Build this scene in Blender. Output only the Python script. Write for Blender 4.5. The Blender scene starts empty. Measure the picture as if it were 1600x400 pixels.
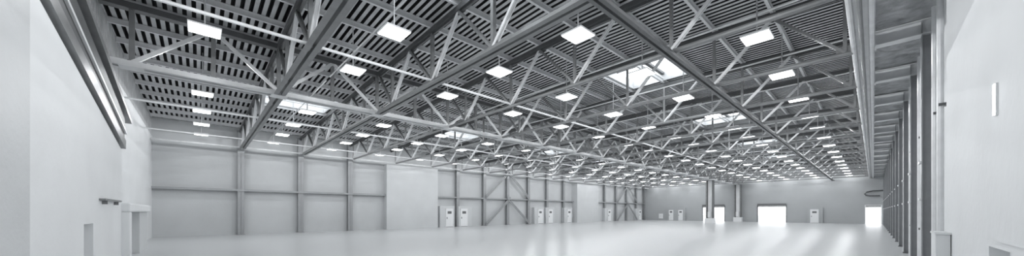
import bpy, bmesh, math, random
from mathutils import Vector, Matrix
random.seed(4)
C = bpy.context.scene
COL = C.collection

# ------------------------------------------------------------------ camera, world, exposure
cam_d = bpy.data.cameras.new('camera')
cam_d.sensor_width = 36.0
cam_d.lens = 525.9 / 1600 * 36.0
cam_d.shift_y = 130.4 / 1600
cam_d.clip_start = 0.02
cam_d.clip_end = 600
cam = bpy.data.objects.new('camera', cam_d)
COL.objects.link(cam)
cam.location = (0, 0, 1.8)
cam.rotation_euler = (math.radians(90), 0, 0.821)
C.camera = cam

LAMP = 2.2             # glow of a pendant lamp panel
LAMP_W = 42.0         # watts of the light each pendant lamp gives
SKY = 3.2
w = bpy.data.worlds.new('sky')
C.world = w
w.use_nodes = True
bg = w.node_tree.nodes['Background']
bg.inputs[0].default_value = (0.95, 0.975, 1.0, 1)
bg.inputs[1].default_value = SKY
C.view_settings.view_transform = 'Standard'
C.view_settings.look = 'None'
C.view_settings.exposure = 0.0
C.view_settings.gamma = 1.0
C.view_settings.use_curve_mapping = False

# ------------------------------------------------------------------ constants (metres; x = -distance to the left, y = along the hall)
B = 4.0                       # bay
Y0 = 2.4                      # first truss in front of the camera
ZC = 6.59                     # bottom chord height
XL, XR = -33.8, 1.15          # left and right walls
YB, YF = -2.35, 70.1          # back and far walls
XA = -16.57                   # main girder line
def ztop(l): return 8.70 - 0.024 * abs(l - 8.0)

# ------------------------------------------------------------------ materials
def mat(name, col, rough=0.5, metal=0.0, nscale=0.0, namt=0.0, bump=0.0, bscale=30.0, spec=0.5, rough_var=0.0):
    m = bpy.data.materials.new(name); m.use_nodes = True
    nt = m.node_tree; b = nt.nodes['Principled BSDF']
    b.inputs['Base Color'].default_value = (*col, 1)
    b.inputs['Roughness'].default_value = rough
    b.inputs['Metallic'].default_value = metal
    b.inputs['Specular IOR Level'].default_value = spec
    tc = nt.nodes.new('ShaderNodeTexCoord')
    if namt:
        n = nt.nodes.new('ShaderNodeTexNoise'); n.inputs['Scale'].default_value = nscale
        n.inputs['Detail'].default_value = 6
        r = nt.nodes.new('ShaderNodeMapRange')
        r.inputs['From Min'].default_value = 0.3; r.inputs['From Max'].default_value = 0.7
        r.inputs['To Min'].default_value = 1 - namt; r.inputs['To Max'].default_value = 1 + namt
        mx = nt.nodes.new('ShaderNodeVectorMath'); mx.operation = 'SCALE'
        mx.inputs[0].default_value = col
        nt.links.new(tc.outputs['Object'], n.inputs['Vector'])
        nt.links.new(n.outputs['Fac'], r.inputs['Value'])
        nt.links.new(r.outputs['Result'], mx.inputs['Scale'])
        nt.links.new(mx.outputs['Vector'], b.inputs['Base Color'])
        if rough_var:
            r2 = nt.nodes.new('ShaderNodeMapRange')
            r2.inputs['From Min'].default_value = 0.3; r2.inputs['From Max'].default_value = 0.7
            r2.inputs['To Min'].default_value = rough - rough_var; r2.inputs['To Max'].default_value = rough + rough_var
            nt.links.new(n.outputs['Fac'], r2.inputs['Value'])
            nt.links.new(r2.outputs['Result'], b.inputs['Roughness'])
    if bump:
        n2 = nt.nodes.new('ShaderNodeTexNoise'); n2.inputs['Scale'].default_value = bscale; n2.inputs['Detail'].default_value = 4
        bp = nt.nodes.new('ShaderNodeBump'); bp.inputs['Strength'].default_value = bump; bp.inputs['Distance'].default_value = 0.05
        nt.links.new(tc.outputs['Object'], n2.inputs['Vector'])
        nt.links.new(n2.outputs['Fac'], bp.inputs['Height'])
        nt.links.new(bp.outputs['Normal'], b.inputs['Normal'])
    return m

M = {}
M['floor'] = mat('polished_concrete', (0.60, 0.615, 0.625), 0.29, 0, 0.12, 0.025, 0.0, 30, 0.4, 0.015)
M['wall'] = mat('painted_wall_grey', (0.56, 0.575, 0.585), 0.55, 0, 0.5, 0.05, 0.12, 9)
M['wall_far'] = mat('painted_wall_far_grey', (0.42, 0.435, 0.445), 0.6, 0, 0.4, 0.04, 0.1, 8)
M['block'] = mat('painted_block_pale', (0.60, 0.615, 0.625), 0.5, 0, 0.6, 0.04, 0.1, 10)
M['near'] = mat('painted_partition_white', (0.77, 0.785, 0.795), 0.6, 0, 0.7, 0.03, 0.1, 6)
M['deck'] = mat('galvanised_deck', (0.58, 0.59, 0.60), 0.42, 0.1, 2.0, 0.16, 0.1, 4)
M['groove_shade'] = mat('deck_groove_shade', (0.035, 0.036, 0.038), 0.8)  # near-black colour standing in for shade inside the deck grooves
M['purlin'] = mat('purlin_steel', (0.72, 0.73, 0.74), 0.35, 0.1, 2.0, 0.08)
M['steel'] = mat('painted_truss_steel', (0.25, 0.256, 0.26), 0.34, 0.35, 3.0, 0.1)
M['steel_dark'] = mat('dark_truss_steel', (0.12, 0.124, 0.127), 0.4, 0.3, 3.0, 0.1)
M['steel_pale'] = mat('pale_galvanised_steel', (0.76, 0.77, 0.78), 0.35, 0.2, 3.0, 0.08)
M['column'] = mat('column_grey_paint', (0.35, 0.36, 0.37), 0.35, 0.1, 2.0, 0.05)
M['door'] = mat('door_white_paint', (0.82, 0.83, 0.84), 0.4)
M['vent'] = mat('dark_vent_grille', (0.16, 0.165, 0.17), 0.5, 0.2)
M['black'] = mat('black_rubber', (0.03, 0.03, 0.03), 0.6)
M['white'] = mat('white_enamel', (0.82, 0.83, 0.84), 0.35)
M['ground'] = mat('outdoor_concrete', (0.7, 0.71, 0.72), 0.8, 0, 1.5, 0.05)
M['tie_dark'] = mat('tie_dark_paint', (0.15, 0.155, 0.16), 0.4, 0.2, 3.0, 0.08)
M['post'] = mat('post_mid_grey', (0.30, 0.31, 0.32), 0.45, 0.1, 3.0, 0.08)
M['panel'] = mat('foil_insulation', (0.42, 0.43, 0.44), 0.4, 0.3, 3.5, 0.35, 1.0, 6)

def emis(name, strength, col=(0.97, 0.985, 1.0)):
    m = bpy.data.materials.new(name); m.use_nodes = True
    nt = m.node_tree; b = nt.nodes['Principled BSDF']
    b.inputs['Base Color'].default_value = (0.8, 0.8, 0.8, 1)
    b.inputs['Emission Color'].default_value = (*col, 1)
    b.inputs['Emission Strength'].default_value = strength
    return m
M['lamp'] = emis('lamp_diffuser_glow', LAMP)
M['strip'] = emis('wall_light_glow', 5.0)
def glass():
    m = bpy.data.materials.new('rooflight_sheet'); m.use_nodes = True
    nt = m.node_tree; nt.nodes.clear()
    o = nt.nodes.new('ShaderNodeOutputMaterial'); mx = nt.nodes.new('ShaderNodeMixShader')
    t = nt.nodes.new('ShaderNodeBsdfTransparent'); g = nt.nodes.new('ShaderNodeBsdfGlossy')
    t.inputs[0].default_value = (0.9, 0.92, 0.93, 1); g.inputs['Roughness'].default_value = 0.1
    mx.inputs[0].default_value = 0.08
    nt.links.new(t.outputs[0], mx.inputs[1]); nt.links.new(g.outputs[0], mx.inputs[2]); nt.links.new(mx.outputs[0], o.inputs[0])
    return m
M['glass'] = glass()

# ------------------------------------------------------------------ helpers
class MB:
    def __init__(s): s.v = []; s.f = []
    def quad(s, a, b, c, d):
        n = len(s.v); s.v += [a, b, c, d]; s.f.append((n, n+1, n+2, n+3)); return s
    def box(s, x0, x1, y0, y1, z0, z1):
        if x0 > x1: x0, x1 = x1, x0
        if y0 > y1: y0, y1 = y1, y0
        if z0 > z1: z0, z1 = z1, z0
        n = len(s.v)
        s.v += [(x0,y0,z0),(x1,y0,z0),(x1,y1,z0),(x0,y1,z0),(x0,y0,z1),(x1,y0,z1),(x1,y1,z1),(x0,y1,z1)]
        for q in ((0,3,2,1),(4,5,6,7),(0,1,5,4),(1,2,6,5),(2,3,7,6),(3,0,4,7)): s.f.append(tuple(n+i for i in q))
        return s
    def bar(s, a, b, wd, ht, up=(0,0,1)):            # rectangular bar, wd sideways, ht along up
        a, b = Vector(a), Vector(b); d = (b-a).normalized(); u = Vector(up)
        sd = d.cross(u)
        if sd.length < 1e-4: u = Vector((0,1,0)); sd = d.cross(u)
        sd.normalize(); u = sd.cross(d).normalized()
        n = len(s.v)
        for p in (a, b):
            for i, j in ((-1,-1),(1,-1),(1,1),(-1,1)): s.v.append(tuple(p + sd*(i*wd/2) + u*(j*ht/2)))
        for q in ((0,1,2,3),(7,6,5,4),(0,4,5,1),(1,5,6,2),(2,6,7,3),(3,7,4,0)): s.f.append(tuple(n+i for i in q))
        return s
    def tube(s, pts, r, k=8):
        pts = [Vector(p) for p in pts]; n = len(s.v)
        for i, p in enumerate(pts):
            d = (pts[min(i+1, len(pts)-1)] - pts[max(i-1, 0)]).normalized()
            e = Vector((0,0,1)) if abs(d.z) < .9 else Vector((1,0,0))
            a = d.cross(e).normalized(); b2 = d.cross(a)
            for j in range(k):
                t = 2*math.pi*j/k; s.v.append(tuple(p + a*(r*math.cos(t)) + b2*(r*math.sin(t))))
        for i in range(len(pts)-1):
            for j in range(k):
                q = n+i*k+j; q2 = n+i*k+(j+1) % k
                s.f.append((q, q2, q2+k, q+k))
        s.f.append(tuple(n+j for j in range(k))[::-1]); s.f.append(tuple(n+(len(pts)-1)*k+j for j in range(k)))
        return s
    def mesh(s, name, m):
        me = bpy.data.meshes.new(name); me.from_pydata(s.v, [], s.f); me.materials.append(m)
        bm = bmesh.new(); bm.from_mesh(me); bmesh.ops.recalc_face_normals(bm, faces=bm.faces[:]); bm.to_mesh(me); bm.free()
        me.update(); return me
    def build(s, name, m, parent=None, loc=(0,0,0), bevel=0.0):
        o = bpy.data.objects.new(name, s.mesh(name, m)); COL.objects.link(o)
        o.location = loc
        if parent: o.parent = parent
        if bevel:
            b = o.modifiers.new('bevel', 'BEVEL'); b.width = bevel; b.segments = 2; b.limit_method = 'ANGLE'
        return o
def tag(o, label=None, cat=None, group=None, kind=None):
    if label: o['label'] = label
    if cat: o['category'] = cat
    if group: o['group'] = group
    if kind: o['kind'] = kind
    return o
def empty(name, loc, rz=0):
    o = bpy.data.objects.new(name, None); COL.objects.link(o); o.location = loc; o.rotation_euler = (0,0,rz); o.empty_display_size = .2
    return o
def link_mesh(name, me, parent, loc=(0,0,0)):
    o = bpy.data.objects.new(name, me); COL.objects.link(o); o.parent = parent; o.location = loc; return o
def copy_tree(o, parent=None):
    c = o.copy(); COL.objects.link(c)
    c.parent = parent
    for ch in list(o.children): copy_tree(ch, c)
    return c
ORD = ['first','second','third','fourth','fifth','sixth','seventh','eighth','ninth','tenth','eleventh','twelfth','thirteenth',
       'fourteenth','fifteenth','sixteenth','seventeenth','eighteenth','nineteenth','twentieth']

# ------------------------------------------------------------------ floor, ground
MB().box(XL-.3, XR+.3, YB-.6, YF+.3, -.3, 0).build('floor', M['floor'])['kind'] = 'structure'
MB().box(-140, 120, YF+.3, YF+120, -.34, -.04).build('ground', M['ground'])['kind'] = 'structure'

# ------------------------------------------------------------------ walls
def wall_grid(name, axis, c0, c1, us, zs, holes, m):
    """wall of cells; axis 'x' = wall runs along x at y c0..c1; holes = list of (u0,u1,z0,z1)"""
    us = sorted(set(us + [h[0] for h in holes] + [h[1] for h in holes]))
    zs = sorted(set(zs + [h[2] for h in holes] + [h[3] for h in holes]))
    b = MB()
    for i in range(len(us)-1):
        for j in range(len(zs)-1):
            uc, zc = (us[i]+us[i+1])/2, (zs[j]+zs[j+1])/2
            if any(h[0] < uc < h[1] and h[2] < zc < h[3] for h in holes): continue
            if axis == 'x': b.box(us[i], us[i+1], c0, c1, zs[j], zs[j+1])
            else: b.box(c0, c1, us[i], us[i+1], zs[j], zs[j+1])
    o = b.build(name, m); o['kind'] = 'structure'; return o

gates = [(-22.1, -18.5, 2.8), (-13.5, -9.73, 2.83), (-0.76, 0.74, 2.65)]
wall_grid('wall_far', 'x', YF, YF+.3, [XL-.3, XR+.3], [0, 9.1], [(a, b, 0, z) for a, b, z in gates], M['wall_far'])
wall_grid('wall_left', 'y', XL-.3, XL, [YB-.6, YF], [0, 9.1], [], M['wall'])
wall_grid('wall_right', 'y', XR, XR+.3, [YB-.6, YF], [0, 9.1], [], M['near'])
wall_grid('wall_back', 'x', YB-.6, YB-.3, [XL, XR], [0, 9.1], [], M['near'])
# lower painted lining of the back wall and its ribbed upper cladding
o = MB().box(XL, -17.0, YB-.3, YB, 0, 7.0).build('trim_1', M['near']); o['kind'] = 'structure'
b = MB(); x = XL
while x < -6:
    b.quad((x, YB-.02, 7.0), (x+.12, YB-.02, 7.0), (x+.12, YB-.02, 8.9), (x, YB-.02, 8.9))
    b.quad((x+.12, YB-.02, 7.0), (x+.15, YB-.14, 7.0), (x+.15, YB-.14, 8.9), (x+.12, YB-.02, 8.9))
    b.quad((x+.15, YB-.14, 7.0), (x+.21, YB-.14, 7.0), (x+.21, YB-.14, 8.9), (x+.15, YB-.14, 8.9))
    b.quad((x+.21, YB-.14, 7.0), (x+.24, YB-.02, 7.0), (x+.24, YB-.02, 8.9), (x+.21, YB-.14, 8.9))
    x += .24
b.build('trim_2', M['deck'])['kind'] = 'structure'

# projecting boxes on the left wall
MB().box(XL, -33.05, 13.72, 19.5, 0, 6.5).build('trim_3', M['block'])['kind'] = 'structure'
MB().box(XL, -32.65, 44.85, 51.0, 0, 6.3).build('trim_4', M['block'])['kind'] = 'structure'

# near partition on the left: slanted top, niche, slim pilaster
b = MB()
zt = lambda l: 5.35 - (l-9.5)*.172
def pslab(l0, l1, z0=None, z1=None):
    n = len(b.v); y0, y1 = -2.65, -1.95
    a0 = 0 if z0 is None else z0
    t0 = zt(l0) if z1 is None else z1; t1 = zt(l1) if z1 is None else z1
    b.v.extend([(-l0,y0,a0),(-l1,y0,a0),(-l1,y1,a0),(-l0,y1,a0),(-l0,y0,t0),(-l1,y0,t1),(-l1,y1,t1),(-l0,y1,t0)])
    for q in ((0,3,2,1),(4,5,6,7),(0,1,5,4),(1,2,6,5),(2,3,7,6),(3,0,4,7)): b.f.append(tuple(n+i for i in q))
pslab(8.0, 12.5); pslab(12.5, 13.45, 1.5); pslab(13.45, 17.8)
b.box(-13.45, -12.5, -2.65, -2.4, 0, 1.5)
b.build('trim_5', M['near'])['kind'] = 'structure'
MB().box(-8.15, -4.0, -2.65, -1.75, 0, 9.0).build('trim_6', M['block'])['kind'] = 'structure'
# near partition on the right with a niche low down
wall_grid('trim_7', 'y', 1.0, XR, [YB-.3, 11.0], [0, 9.0], [(6.35, 7.35, 0, 1.36)], M['near'])
MB().box(.97, 1.0, 4.0, 7.0, 1.45, 8.8).build('trim_8', M['near'])['kind'] = 'structure'

# ------------------------------------------------------------------ roof deck (ribbed, with openings) and rooflights
bays = [0, 3, 6, 9, 12, 15]
LS = [(5.97, 9.42), (21.94, 25.39)]
holes = [(l0, l1, Y0+k*B+.14, Y0+(k+1)*B-.14) for k in bays for l0, l1 in LS]
def zdeck(l): return ztop(l) + .22
lcuts = [-1.3, 5.97, 8.0, 9.42, 21.94, 25.39, 34.0]
b = MB(); y = YB-.35; PT = .24
prof = [(0, 0), (.125, 0), (.13, .26), (.235, .26), (.24, 0)]
while y < YF+.2:
    for i in range(len(lcuts)-1):
        la, lb = lcuts[i], lcuts[i+1]; lm, ym = (la+lb)/2, y+.11
        if any(h[0] < lm < h[1] and h[2] < ym < h[3] for h in holes): continue
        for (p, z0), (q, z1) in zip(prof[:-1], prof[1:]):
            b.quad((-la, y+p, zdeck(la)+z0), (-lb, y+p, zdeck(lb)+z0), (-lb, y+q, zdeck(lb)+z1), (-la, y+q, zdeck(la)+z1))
    y += PT
for i in range(len(lcuts)-1):                      # roofing boards above the deck keep daylight out
    la, lb = lcuts[i], lcuts[i+1]
    ys = [YB-.4] + [v for h in holes if h[0] < (la+lb)/2 < h[1] for v in h[2:]] + [YF+.3]
    for j in range(0, len(ys), 2):
        n = len(b.v)
        for z in (.27, .33):
            b.v += [(-la, ys[j], zdeck(la)+z), (-lb, ys[j], zdeck(lb)+z), (-lb, ys[j+1], zdeck(lb)+z), (-la, ys[j+1], zdeck(la)+z)]
        for q in ((0,3,2,1),(4,5,6,7),(0,1,5,4),(1,2,6,5),(2,3,7,6),(3,0,4,7)): b.f.append(tuple(n+i for i in q))
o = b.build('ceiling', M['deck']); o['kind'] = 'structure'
o.data.materials.append(M['groove_shade'])
for p in o.data.polygons:                          # shade between the pale deck ribs painted as black groove faces
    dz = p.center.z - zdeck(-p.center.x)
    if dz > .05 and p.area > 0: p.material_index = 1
wn = 0
for side, (l0, l1) in enumerate(LS):
    for k in bays:
        wn += 1
        ya, yb = Y0+k*B+.14, Y0+(k+1)*B-.14; xa, xb = -l1, -l0
        zl = min(zdeck(l0), zdeck(l1)) - .06; zh = zdeck(7.5 if side == 0 else l0) + .34
        r = empty('window_%d' % wn, ((xa+xb)/2, (ya+yb)/2, zl)); r['kind'] = 'structure'
        cx, cy = (xa+xb)/2, (ya+yb)/2
        f = MB()
        for u0, u1, v0, v1 in ((xa, xa+.07, ya, yb), (xb-.07, xb, ya, yb), (xa, xb, ya, ya+.07), (xa, xb, yb-.07, yb)):
            f.box(u0-cx, u1-cx, v0-cy, v1-cy, 0, zh-zl)
        f.build('window_frame', M['steel_pale'], r)
        f = MB()
        f.box(-.09, .09, ya-cy+.07, yb-cy-.07, zh-zl-.12, zh-zl)
        f.build('mullion', M['steel_dark'], r)
        f = MB(); f.box(xa-cx+.07, xb-cx-.07, -.03, .03, zh-zl-.06, zh-zl-.001)
        f.build('glazing_bar', M['steel_dark'], r)
        f = MB(); f.quad((xa-cx, ya-cy, zh-zl+.01), (xb-cx, ya-cy, zh-zl+.01), (xb-cx, yb-cy, zh-zl+.01), (xa-cx, yb-cy, zh-zl+.01))
        f.build('window_pane', M['glass'], r)

# ------------------------------------------------------------------ doors and gates
dn = 0
def leaf(parent, w, h, m=M['door']):
    """door leaf in local axes: x across, faces -y... front at y=0 looking to -y"""
    lf = MB().box(-w/2, w/2, 0, .05, .02, h).build('door_leaf', m, parent, bevel=.006)
    g = MB()
    for i in range(5): g.box(-.24, .24, -.014, 0, h-.52+i*.055, h-.49+i*.055)
    g.box(-.26, .26, -.006, 0, h-.54, h-.25); g.build('vent_grille', M['vent'], lf)
    MB().box(-w/2+.08, -w/2+.14, -.05, 0, .95, 1.15).build('door_handle', M['vent'], lf)
    f = MB(); f.box(-w/2-.05, -w/2, -.02, .05, 0, h+.05).box(w/2, w/2+.05, -.02, .05, 0, h+.05).box(-w/2-.05, w/2+.05, -.02, .05, h, h+.05)
    f.build('door_frame', M['white'], parent)
    MB().box(-w/2, w/2, -.03, .05, 0, .04).build('threshold', M['vent'], parent)
    return lf
def boxdoor(u0, u1, leaves, side, depth, h=2.4, m=M['block']):
    """projecting box; side 'left' (wall at XL, u = y) or 'far' (wall at YF, u = x)"""
    global dn
    dn += 1; c = (u0+u1)/2; w_ = u1-u0
    if side == 'left': r = empty('door_%d' % dn, (XL+depth+.012, c, 0), math.pi/2)
    else: r = empty('door_%d' % dn, (c, YF-depth-.012, 0), 0)
    r['kind'] = 'structure'
    MB().box(-w_/2, w_/2, .052, depth+.01, 0, h).build('door_surround', m, r, bevel=.012)
    for a, bb in leaves:
        e = empty('door_bay', ((a+bb)/2-c, 0, 0)); e.parent = r
        leaf_w = bb-a
        lf = leaf(e, leaf_w, 2.08)
    return r
def boxdoor1(u0, u1, a, bb, side, depth, h=2.4):
    global dn
    dn += 1; c = (a+bb)/2
    if side == 'left': r = empty('door_%d' % dn, (XL+depth, c, 0), math.pi/2)
    else: r = empty('door_%d' % dn, (c, YF-depth, 0), 0)
    r['kind'] = 'structure'
    MB().box(u0-c, u1-c, .05, depth, 0, h).build('door_surround', M['block'] if side == 'left' else M['wall_far'], r, bevel=.012)
    leaf(r, bb-a, 2.08)
for u0, u1, a, bb in [(19.9, 21.85, 20.7, 21.6), (22.4, 24.33, 22.7, 23.65), (35.45, 37.5, 36.2, 37.15), (37.95, 39.9, 38.5, 39.4),
                      (42.3, 44.38, 43.1, 44.0), (54.1, 56.7, 55.15, 56.05), (65.9, 68.5, 67.15, 68.1)]:
    boxdoor1(u0, u1, a, bb, 'left', .55)
boxdoor1(-7.12, -5.27, -6.67, -5.78, 'far', .35)
# one surround with two leaves on the far wall
dn += 1
r = empty('door_%d' % dn, (-26.9, YF-.35, 0)); r['kind'] = 'structure'
MB().box(-1.78, 1.8, .05, .35, 0, 2.5).build('door_surround', M['wall_far'], r, bevel=.012)
for c in (-.93, .9):
    lf = MB().box(c-.43, c+.43, 0, .05, .02, 2.08).build('door_leaf', M['door'], r, bevel=.006)
    MB().box(c-.24, c+.24, -.014, 0, 1.55, 1.85).build('vent_grille', M['vent'], lf)
    MB().box(c-.36, c-.3, -.05, 0, .95, 1.15).build('door_handle', M['vent'], lf)
for a, bb, z in gates:
    dn += 1; c = (a+bb)/2; hw = (bb-a)/2
    r = empty('door_%d' % dn, (c, YF, 0)); r['kind'] = 'structure'
    MB().box(-hw-.02, hw+.02, -.22, .0, z-.02, z+.28).build('shutter_housing', M['vent'], r) if hw > 1 else None
    MB().box(-hw-.1, -hw, -.05, .3, 0, z).box(hw, hw+.1, -.05, .3, 0, z).box(-hw-.1, hw+.1, -.05, .3, z, z+.08).build('door_frame', M['vent'] if hw > 1 else M['white'], r)
    s = MB()
    for i in range(3): s.box(-hw, hw, .1, .14, z-.09*(i+1)+.005, z-.09*i)
    s.build('roller_shutter', M['steel'], r)

# ------------------------------------------------------------------ columns along the left wall
def icol(h, dx=.42, dy=.40, t=.03):
    """I section: flanges face the hall (x), web across"""
    b = MB(); b.box(dx/2-t, dx/2, -dy/2, dy/2, 0, h).box(-dx/2, -dx/2+t, -dy/2, dy/2, 0, h).box(-dx/2, dx/2, -t/2, t/2, 0, h); return b
cproto = empty('steel_column', (XL+.2, Y0+2*B, 0))
icol(8.0).build('column_shaft', M['column'], cproto)
b = MB().box(-.21, .3, -.26, .26, 0, .03)
for yy in (-.16, .16): b.tube([(.26, yy, .03), (.26, yy, .07)], .018, 6)
b.build('base_plate', M['column'], cproto)
MB().box(-.21, .21, -.2, .2, 8.0, 8.06).build('cap_plate', M['column'], cproto)
MB().box(.21, .25, -.22, .22, 6.35, 6.75).build('truss_bracket', M['column'], cproto)
first = True
cd = {0:'beside the lit corner rail, nearest the camera on the left', 1:'second from the near corner', 2:'third from the near corner, last before the projecting wall box',
      5:'between the two nearest white doors', 6:'at the near foot of the nearer cross bracing', 7:'at the middle of the nearer cross bracing', 8:'at the far foot of the nearer cross bracing'}
for k in range(17):
    if k in (3, 4, 11, 12): continue
    c = cproto if first else copy_tree(cproto); first = False
    c.location = (XL+.22, Y0+k*B, 0)
    t = cd.get(k) or {9:'beside the middle pair of white doors', 10:'beyond the middle pair of white doors', 13:'just past the second projecting wall box',
                      14:'at the near foot of the farther cross bracing', 15:'at the middle of the farther cross bracing', 16:'at the far foot of the farther cross bracing'}[k]
    tag(c, 'grey steel column on the left wall, ' + t, 'column', 'steel columns along the left wall')
c = copy_tree(cproto); c.location = (XL+.3, YF-.25, 0)
tag(c, 'dark grey steel column in the far left corner', 'column', 'steel columns along the left wall')

# wall rails (girts)
for a, bb, t in [(YB, 13.7, 'from the near corner to the first projecting box'), (19.52, 44.83, 'between the two projecting boxes'), (51.02, YF-.05, 'from the second projecting box to the far corner')]:
    s = MB(); s.box(XL+.43, XL+.5, a, bb, 3.37, 3.52).box(XL+.02, XL+.44, a, bb, 3.49, 3.52)
    tag(s.build('wall_rail', M['column']), 'horizontal grey rail on the left wall, ' + t, 'rail', 'rails along the left wall')
# upper lit cable rail near the left wall
r = empty('cable_rail', (-32.55, YB, 6.64)); tag(r, 'long thin white rail running high along the left wall just under the roof', 'rail')
MB().tube([(0, .02, 0), (0, 72.3, 0)], .055).build('rail_tube', M['steel_pale'], r)

# cross bracing
for kk, t in ((7, 'nearer'), (15, 'farther')):
    yc = Y0+kk*B
    r = empty('cross_bracing', (XL+.58, yc, 0)); tag(r, t + ' set of four diagonal steel braces between columns on the left wall', 'bracing', 'wall cross bracing')
    for s_ in (-1, 1):
        for z0, z1 in ((.15, 3.25), (3.6, 6.9)):
            m_ = MB()
            for o_ in (-.12, .12):
                m_.bar((0, s_*(B-.1), z0+o_), (0, s_*.12, z1+o_), .1, .13)
            m_.build('diagonal_brace', M['column'], r)
    MB().box(-.02, .05, -.28, .28, 3.1, 3.75).build('gusset_plate', M['column'], r)

# ------------------------------------------------------------------ main girder (over the free-standing columns)
def rect_tube(b, a, c, w_): return b.bar(a, c, w_, w_)
g = empty('lattice_girder', (XA, YB+.05, ZC)); tag(g, 'long pale lattice girder running down the hall over the two free-standing columns', 'girder')
LG = YF-YB-.15; off = Y0-(YB+.05); ZT = ztop(16.57)-ZC
for s_ in (-.17, .17):
    MB().bar((s_, 0, 0), (s_, LG, 0), .13, .17).build('bottom_chord', M['purlin'], g)
MB().bar((0, 0, ZT), (0, LG, ZT), .3, .2).build('top_chord', M['steel_dark'], g)
post = MB().bar((0,0,.08), (0,0,ZT-.08), .13, .13).mesh('web_post', M['steel'])
for k in range(-1, 17):
    y = off+k*B
    if 0 < y < LG: link_mesh('vertical_post', post, g, (0, y, 0))
    if 0 < y+B/2 < LG: link_mesh('vertical_post', post, g, (0, y+B/2, 0))
dg = [MB().bar((s_, 0, .05), (s_, q*B/2, ZT-.08), .08, .12).mesh('web_diagonal', M['purlin']) for q in (1, -1) for s_ in (.1,)]
for k in range(-1, 17):
    y = off+k*B
    for q, me in zip((1, -1), dg):
        if 0 < y < LG and -.1 < y+q*B/2 < LG: link_mesh('diagonal', me, g, (0, y, 0))
pl = MB().box(-.24, .24, -.28, .28, -.11, -.085).mesh('gusset_plate', M['purlin'])
for k in range(-1, 17):
    y = off+k*B
    if 0 < y < LG: link_mesh('gusset_plate', pl, g, (0, y, 0))

# free-standing columns
for i, (xx, yy, t) in enumerate(((-16.95, 57.0, 'nearer of two free-standing grey steel columns, in front of the left gate'), (-16.25, 69.45, 'farther of two free-standing grey steel columns, between the two bright gates'))):
    r = empty('free_standing_column', (xx, yy, 0)); tag(r, t, 'column', 'free-standing columns')
    MB().box(-.62, .62, -.42, .42, 0, .78).build('concrete_plinth', M['door'], r, bevel=.03)
    for s_ in (-1, 1):
        b = MB(); b.box(s_*.42-.1, s_*.42+.1, -.25, -.22, .78, ZC-.1).box(s_*.42-.1, s_*.42+.1, .22, .25, .78, ZC-.1).box(s_*.42-.02, s_*.42+.02, -.25, .25, .78, ZC-.1)
        b.build('column_flange', M['steel'] if s_ > 0 else M['steel'], r)
    MB().box(-.26, .33, -.12, .12, .78, ZC-.1).build('column_web', M['purlin'], r)
    MB().box(-.33, -.265, -.2, .0, .78, ZC-.15).build('cable_trunk', M['black'], r)
    MB().box(-.62, .62, -.3, .3, ZC-.1, ZC-.085).build('cap_plate', M['steel'], r)
    bx = MB().box(-.26, .16, -.3, -.12, .95, 1.75).build('switch_box', M['white'], r, bevel=.02)
    MB().box(-.21, .11, -.315, -.3, 1.05, 1.65).build('box_door', M['door'], bx)

# ------------------------------------------------------------------ roof trusses
def bnode(i): return .59 + 3.55*i            # lateral distance of bottom nodes from the camera line
def make_truss(l_in, l_out, heavy, name, wallend):
    """truss between lateral distances l_in < l_out; origin at its outer (left) end, chord height"""
    r = empty(name, (-l_out, 0, ZC)); ox = -l_out
    X = lambda l: -l - ox
    Z = lambda l: ztop(l) - ZC
    lo_end = l_out - (1.25 if wallend else 0)
    b = MB()
    if heavy:
        for s_ in (-.12, .12):
            b.box(X(lo_end), X(l_in), s_-.075, s_+.075, -.09, -.065); b.box(X(lo_end), X(l_in), s_-.012+.063*(1 if s_ < 0 else -1), s_+.012+.063*(1 if s_ < 0 else -1), -.065, .1)
    else:
        b.tube([(X(lo_end), 0, 0), (X(l_in), 0, 0)], .072, 10)
    b.build('bottom_chord', M['steel'] , r)
    b = MB(); segs = [l_in] + ([8.0] if l_in < 8 < l_out else []) + [l_out]
    for a, c in zip(segs[:-1], segs[1:]):
        b.bar((X(a), 0, Z(a)-.09), (X(c), 0, Z(c)-.09), .20, .18)
        b.bar((X(a), 0, Z(a)-.21), (X(c), 0, Z(c)-.21), .06, .08)
    b.build('top_chord', M['steel_dark'], r)
    wv, wd = (.12, .09) if heavy else (.09, .08)
    for i in range(0, 10):
        l = bnode(i)
        if not (l_in-.01 <= l <= lo_end+.3): continue
        MB().bar((X(l), 0, .03), (X(l), 0, Z(l)-.15), wv, wv).build('vertical_post', M['steel'], r)
        if i % 2 == 0 or heavy: MB().box(X(l)-.2, X(l)+.2, -.012, .012, -.02, .24).build('gusset_plate', M['steel'], r)
        for dl in (-1.775, 1.775):
            lt = l+dl
            if lt < l_in-.2 or lt > l_out+.6: continue
            lt = min(max(lt, l_in), l_out-.05)
            m_ = MB().bar((X(l), 0, .04), (X(lt), 0, Z(lt)-.15), wd*.3, .11, (0,1,0))      # twin angles with batten between
            for o_ in (-1, 1): m_.bar((X(l), o_*.05, .04), (X(lt), o_*.05, Z(lt)-.15), wd, .028, (0,1,0))
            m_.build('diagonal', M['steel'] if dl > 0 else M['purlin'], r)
    return r
heavyL = make_truss(16.8, 33.62, True, 'roof_truss', True); heavyR = make_truss(.42, 16.34, True, 'roof_truss', False)
lightL = make_truss(16.8, 33.62, False, 'roof_truss', True); lightR = make_truss(.42, 16.34, False, 'roof_truss', False)
def place(proto, used, y):
    c = copy_tree(proto) if used else proto
    c.location.y = y; return c
usedc = {}
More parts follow.
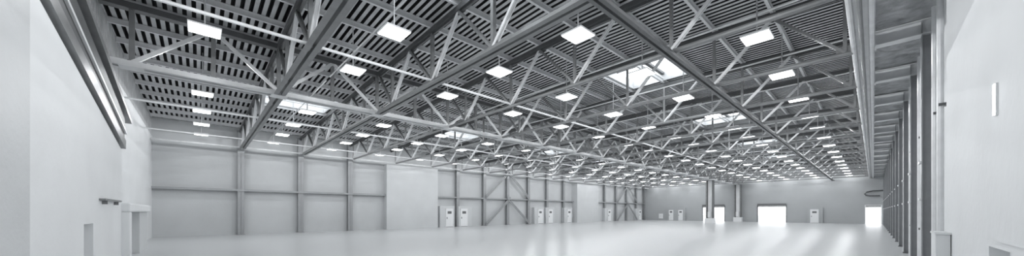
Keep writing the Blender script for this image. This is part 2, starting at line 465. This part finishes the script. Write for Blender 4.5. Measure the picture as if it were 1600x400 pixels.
for k in range(0, 17):
    hv = k <= 1
    for nm, p, side in (('L', heavyL if hv else lightL, 'left'), ('R', heavyR if hv else lightR, 'right')):
        key = (nm, hv); c = place(p, key in usedc, Y0+k*B); usedc[key] = 1
        n = 'nearest the camera' if k == 0 else ('farthest, near the far wall' if k == 16 else ORD[k] + ' counted from the near end of the hall')
        tag(c, 'steel roof truss of the %s span, %s' % (side, n), 'roof truss', 'roof trusses of the %s span' % side)

# longitudinal ties in the bottom chord plane
for l, rr, m_, t in ((29.0, .045, 'steel_pale', 'nearest the left wall'), (21.89, .045, 'steel_pale', 'midway over the left span'), (11.24, .048, 'steel_pale', 'midway over the right span')):
    s = MB().tube([(-l, YB+.02, ZC+.1), (-l, YF-.02, ZC+.1)], rr, 8)
    tag(s.build('longitudinal_tie', M[m_]), 'long pale tube tying the trusses together, the one ' + t, 'tie tube', 'ties between trusses')
s = MB(); 
for o_ in (-.09, .09): s.box(-4.14+o_-.05, -4.14+o_+.05, YB+.02, YF-.02, ZC-.17, ZC-.08)
s.box(-4.14-.02, -4.14+.02, YB+.02, YF-.02, ZC-.08, ZC+.02)
tag(s.build('longitudinal_tie', M['tie_dark']), 'heavy dark double tie under the trusses, running toward the far door on the right', 'tie beam')

# purlins
n = 0
for i in range(0, 19):
    l = .59+1.775*i
    if l > 33.5 or abs(l-16.565) < .1: pass
    b = MB(); z = ztop(l)
    b.box(-l-.045, -l+.045, YB+.0, YF-.01, z+.006, z+.03).box(-l-.045, -l+.045, YB, YF-.01, z+.19, z+.212).box(-l-.012, -l+.012, YB, YF-.01, z+.03, z+.19)
    side = 'right of the main girder' if l < 16.5 else 'left of the main girder' if l > 16.7 else ''
    lab = 'grey steel purlin right above the main girder' if not side else 'grey steel purlin under the roof deck, %s of the purlins %s' % (ORD[(8-i) if l < 16.5 else i-10], side)
    tag(b.build('roof_purlin', M['purlin']), lab, 'purlin', 'purlins under the roof deck')

# ------------------------------------------------------------------ right edge: built-up beam, cross beams, wall posts
r = empty('box_girder', (-.2, YB, ZC)); tag(r, 'bulky built-up girder with side pipes running along the right edge of the roof', 'girder')
LB = YF-YB-.1
for s_ in (-.19, .17): MB().tube([(s_, .02, 0), (s_, LB, 0)], .06).build('bottom_chord', M['steel_pale'], r)
MB().box(-.13, .12, .02, LB, .02, .3).build('duct', M['purlin'], r)
MB().tube([(-.02, .02, -.08), (-.02, LB, -.08)], .045).build('pipe', M['steel'], r)
MB().bar((0, .02, 2.0), (0, LB, 2.0), .2, .12).build('top_chord', M['steel_dark'], r)
pm = MB().bar((0, 0, .3), (0, 0, 1.94), .09, .09).mesh('post', M['steel'])
for k in range(-1, 17): link_mesh('vertical_post', pm, r, (0, Y0+k*B-YB, 0))
for k in range(1, 17):
    y = Y0+k*B; r = empty('eave_beam', (.6, y, ZC))
    b = MB().box(-.58, XR-.61, -.16, .16, -.02, .0).box(-.58, XR-.61, -.16, .16, .36, .38).box(-.58, XR-.61, -.015, .015, 0, .36)
    b.build('beam_web', M['steel_pale'], r)
    MB().box(-.58, -.54, -.17, .17, -.06, .32).box(XR-.65, XR-.61, -.17, .17, -.06, .32).build('end_plate', M['steel_pale'], r)
    tag(r, 'pale steel beam crossing to the right wall, %s counted from the near end' % ORD[k-1], 'beam', 'short beams along the right wall')
b = MB(); y = YB                                              # side soffit of crumpled insulation panels
random.seed(2)
ny = 150
xs = [0.02, .3, .58, .86, 1.14]
H_ = [[7.0+random.uniform(-.03, .03)-.0*i for i in range(5)] for j in range(ny+1)]
for j in range(ny):
    ya, yb = YB+(YF-YB)*j/ny, YB+(YF-YB)*(j+1)/ny
    for i in range(4):
        b.quad((xs[i], ya, H_[j][i]), (xs[i+1], ya, H_[j][i+1]), (xs[i+1], yb, H_[j+1][i+1]), (xs[i], yb, H_[j+1][i]))
b.build('trim_9', M['panel'])['kind'] = 'structure'
# posts of the right wall
pr = empty('wall_post', (XR-.13, 10.4, 0))
b = MB().box(-.13, -.11, -.13, .13, 0, 6.95).box(.11, .13, -.13, .13, 0, 6.95).box(-.11, .11, -.012, .012, 0, 6.95); b.build('post_shaft', M['post'], pr)
MB().box(-.15, .13, -.16, .16, 0, .03).build('base_plate', M['steel_dark'], pr)
for z in (2.1, 3.1): MB().box(-.17, -.13, -.1, .3, z, z+.06).build('pipe_bracket', M['white'], pr)
pp = empty('wall_pipe', (XR-.1, 12.4, 0))
MB().tube([(0, 0, 0), (0, 0, 6.9)], .055).build('pipe', M['steel_pale'], pp)
for z in (1.2, 4.2): MB().box(-.03, .1, -.09, .09, z, z+.06).build('pipe_clamp', M['steel_dark'], pp)
f1 = f2 = True; n1 = 0
for k in range(3, 17):
    y = Y0+k*B
    c = pr if f1 else copy_tree(pr); f1 = False; c.location = (XR-.135, y, 0)
    tag(c, 'dark steel post on the right wall, %s along from the camera' % ORD[k-3], 'wall post', 'posts along the right wall')
    for dy in (-2.0,-1.0, 1.0):
        c = pp if f2 else copy_tree(pp); f2 = False; c.location = (XR-.11, y+dy, 0)
        pos = {-2.0: 'midway before', -1.0: 'just before', 1.0: 'just beyond'}[dy]
        tag(c, 'pale upright pipe on the right wall, %s the %s dark post' % (pos, 'nearest' if k == 3 else ORD[k-3]), 'pipe', 'upright pipes along the right wall')
# things on the right partition
r = empty('wall_light', (.97, 6.7, 2.9)); tag(r, 'slim upright white strip light on the near right wall', 'wall light')
MB().box(-.02, 0, -.04, .04, 0, .37).build('light_housing', M['white'], r)
MB().box(-.03, -.02, -.035, .035, .01, .36).build('diffuser', M['strip'], r)
r = empty('low_pillar', (.9, 10.7, 0)); tag(r, 'short pale boxy pillar at the foot of the near right wall', 'pillar')
MB().box(-.09, .09, -.35, .35, 0, 1.36).build('pillar_body', M['near'], r, bevel=.01)
MB().box(-.1, .1, -.37, .37, 1.36, 1.4).build('pillar_cap', M['near'], r)

# far right corner: pale reveal panel and hairpin pipe
r = empty('hairpin_pipe', (XR, YF-.4, 4.2)); tag(r, 'thick bent pipe looping out of the right wall near the far corner', 'pipe')
MB().tube([(0, 0, .55), (-1.2, 0, .5), (-1.8, 0, .35), (-2.0, 0, .1), (-1.85, 0, -.1), (-1.5, 0, -.18), (-.5, 0, -.2)], .1, 10).build('bent_pipe', M['steel_dark'], r)
# white panel on the far wall
r = empty('wall_panel', (-30.0, YF, .35)); tag(r, 'small square white panel low on the far wall beside the double door box', 'panel')
MB().box(-.42, .42, -.06, 0, 0, 1.0).build('panel_board', M['white'], r, bevel=.01)
MB().box(-.03, .03, -.08, -.06, .45, .55).build('latch', M['vent'], r)

# ------------------------------------------------------------------ near left: raking girder, entrance box, ledge
r = empty('raking_girder', (-17.8, -2.0, 3.95)); tag(r, 'dark sloping girder rising above the slanted top of the near left partition', 'girder')
P3 = lambda l, z: (-l+17.8, 0, z-3.95)
def rk(l0, z0, l1, z1, w_, h_, name, m_, yo=0):
    a, c = Vector(P3(l0, z0)), Vector(P3(l1, z1)); a.y = c.y = yo
    MB().bar(a, c, w_, h_).build(name, m_, r)
rk(18.0, 4.15, 7.9, 5.9, .25, .30, 'bottom_flange', M['steel'])
rk(18.6, 4.70, 7.9, 6.75, .06, 1.0, 'web_plate', M['steel_dark'])
rk(18.6, 4.66, 7.9, 6.62, .05, .09, 'cable_strip', M['white'], .06)
rk(19.4, 5.25, 7.9, 7.6, .25, .2, 'top_flange', M['steel'])
r = empty('entrance_box', (-20.9, YB, 0)); tag(r, 'low pale projecting box with a thick lintel at the foot of the near left corner', 'box')
MB().box(-3.4, 3.2, 0, .62, 1.78, 2.1).build('lintel', M['near'], r, bevel=.06)
MB().box(2.75, 3.2, 0, .6, 0, 1.78).build('side_post', M['near'], r, bevel=.03)
MB().box(-3.4, -.6, 0, .5, 0, 1.78).build('side_panel', M['block'], r, bevel=.02)
r = empty('wall_ledge', (-15.4, -1.95, 2.1)); tag(r, 'thin dark ledge on the near left partition', 'ledge')
MB().box(-1.3, 1.3, 0, .12, 0, .05).build('ledge_board', M['steel'], r)
MB().box(-.9, -.86, 0, .1, -.1, 0).box(.86, .9, 0, .1, -.1, 0).build('bracket', M['steel'], r)

# ------------------------------------------------------------------ lamps
lp = empty('pendant_lamp', (0, 0, 0)); ZL = 5.16+1.8; S = .36
b = MB(); b.box(-S, S, -S, S, .015, .06); b.box(-.1, .1, -.1, .1, .06, .10); b.build('lamp_housing', M['white'], lp, bevel=.008)
MB().box(-S+.02, S-.02, -S+.02, S-.02, -.005, .015).build('diffuser', M['lamp'], lp)
rods = {}
def rod_mesh(h):
    return MB().tube([(0, 0, .1), (0, 0, h)], .02, 6).mesh('rod', M['steel_pale'])
first = True
names = ['row nearest the right wall', 'second row from the right wall', 'third row from the right wall', 'last row right of the girder',
         None, 'first row left of the girder', 'third row from the left wall', 'second row from the left wall', 'row nearest the left wall']
ld = bpy.data.lights.new('lamp_light', 'POINT'); ld.energy = LAMP_W; ld.shadow_soft_size = 0.0; ld.color = (.97, .985, 1)
for j in range(9):
    if j == 4: continue
    l = 2.37+3.55*j
    rod = rod_mesh(zdeck(l)-ZL)
    for k in range(-1, 17):
        y = 4.15+4.02*k
        if y > 69.5: continue
        c = lp if first else copy_tree(lp); first = False
        c.location = (-l, y, ZL)
        link_mesh('suspension_rod', rod, c)
        link_mesh('lamp_light', ld, c, (0, 0, -.06))
        tag(c, 'square white pendant lamp, %s of the %s' % (ORD[k+1], names[j]), 'lamp', 'square pendant lamps')
# cable conduits over the lamps
for k in range(0, 17):
    y = 4.15+4.02*k
    if y > 69.5: continue
    for a, c, t in ((-33.7, XA-.3, 'left'), (XA+.3, .1, 'right')):
        s = MB().tube([(a, y+.08, 7.72), (c, y+.08, 7.72)], .03, 6)
        tag(s.build('cable_conduit', M['steel_pale']), 'thin pale conduit above the lamps of the %s span, %s from the near end' % (t, ORD[k]), 'conduit', 'conduits above the lamps')
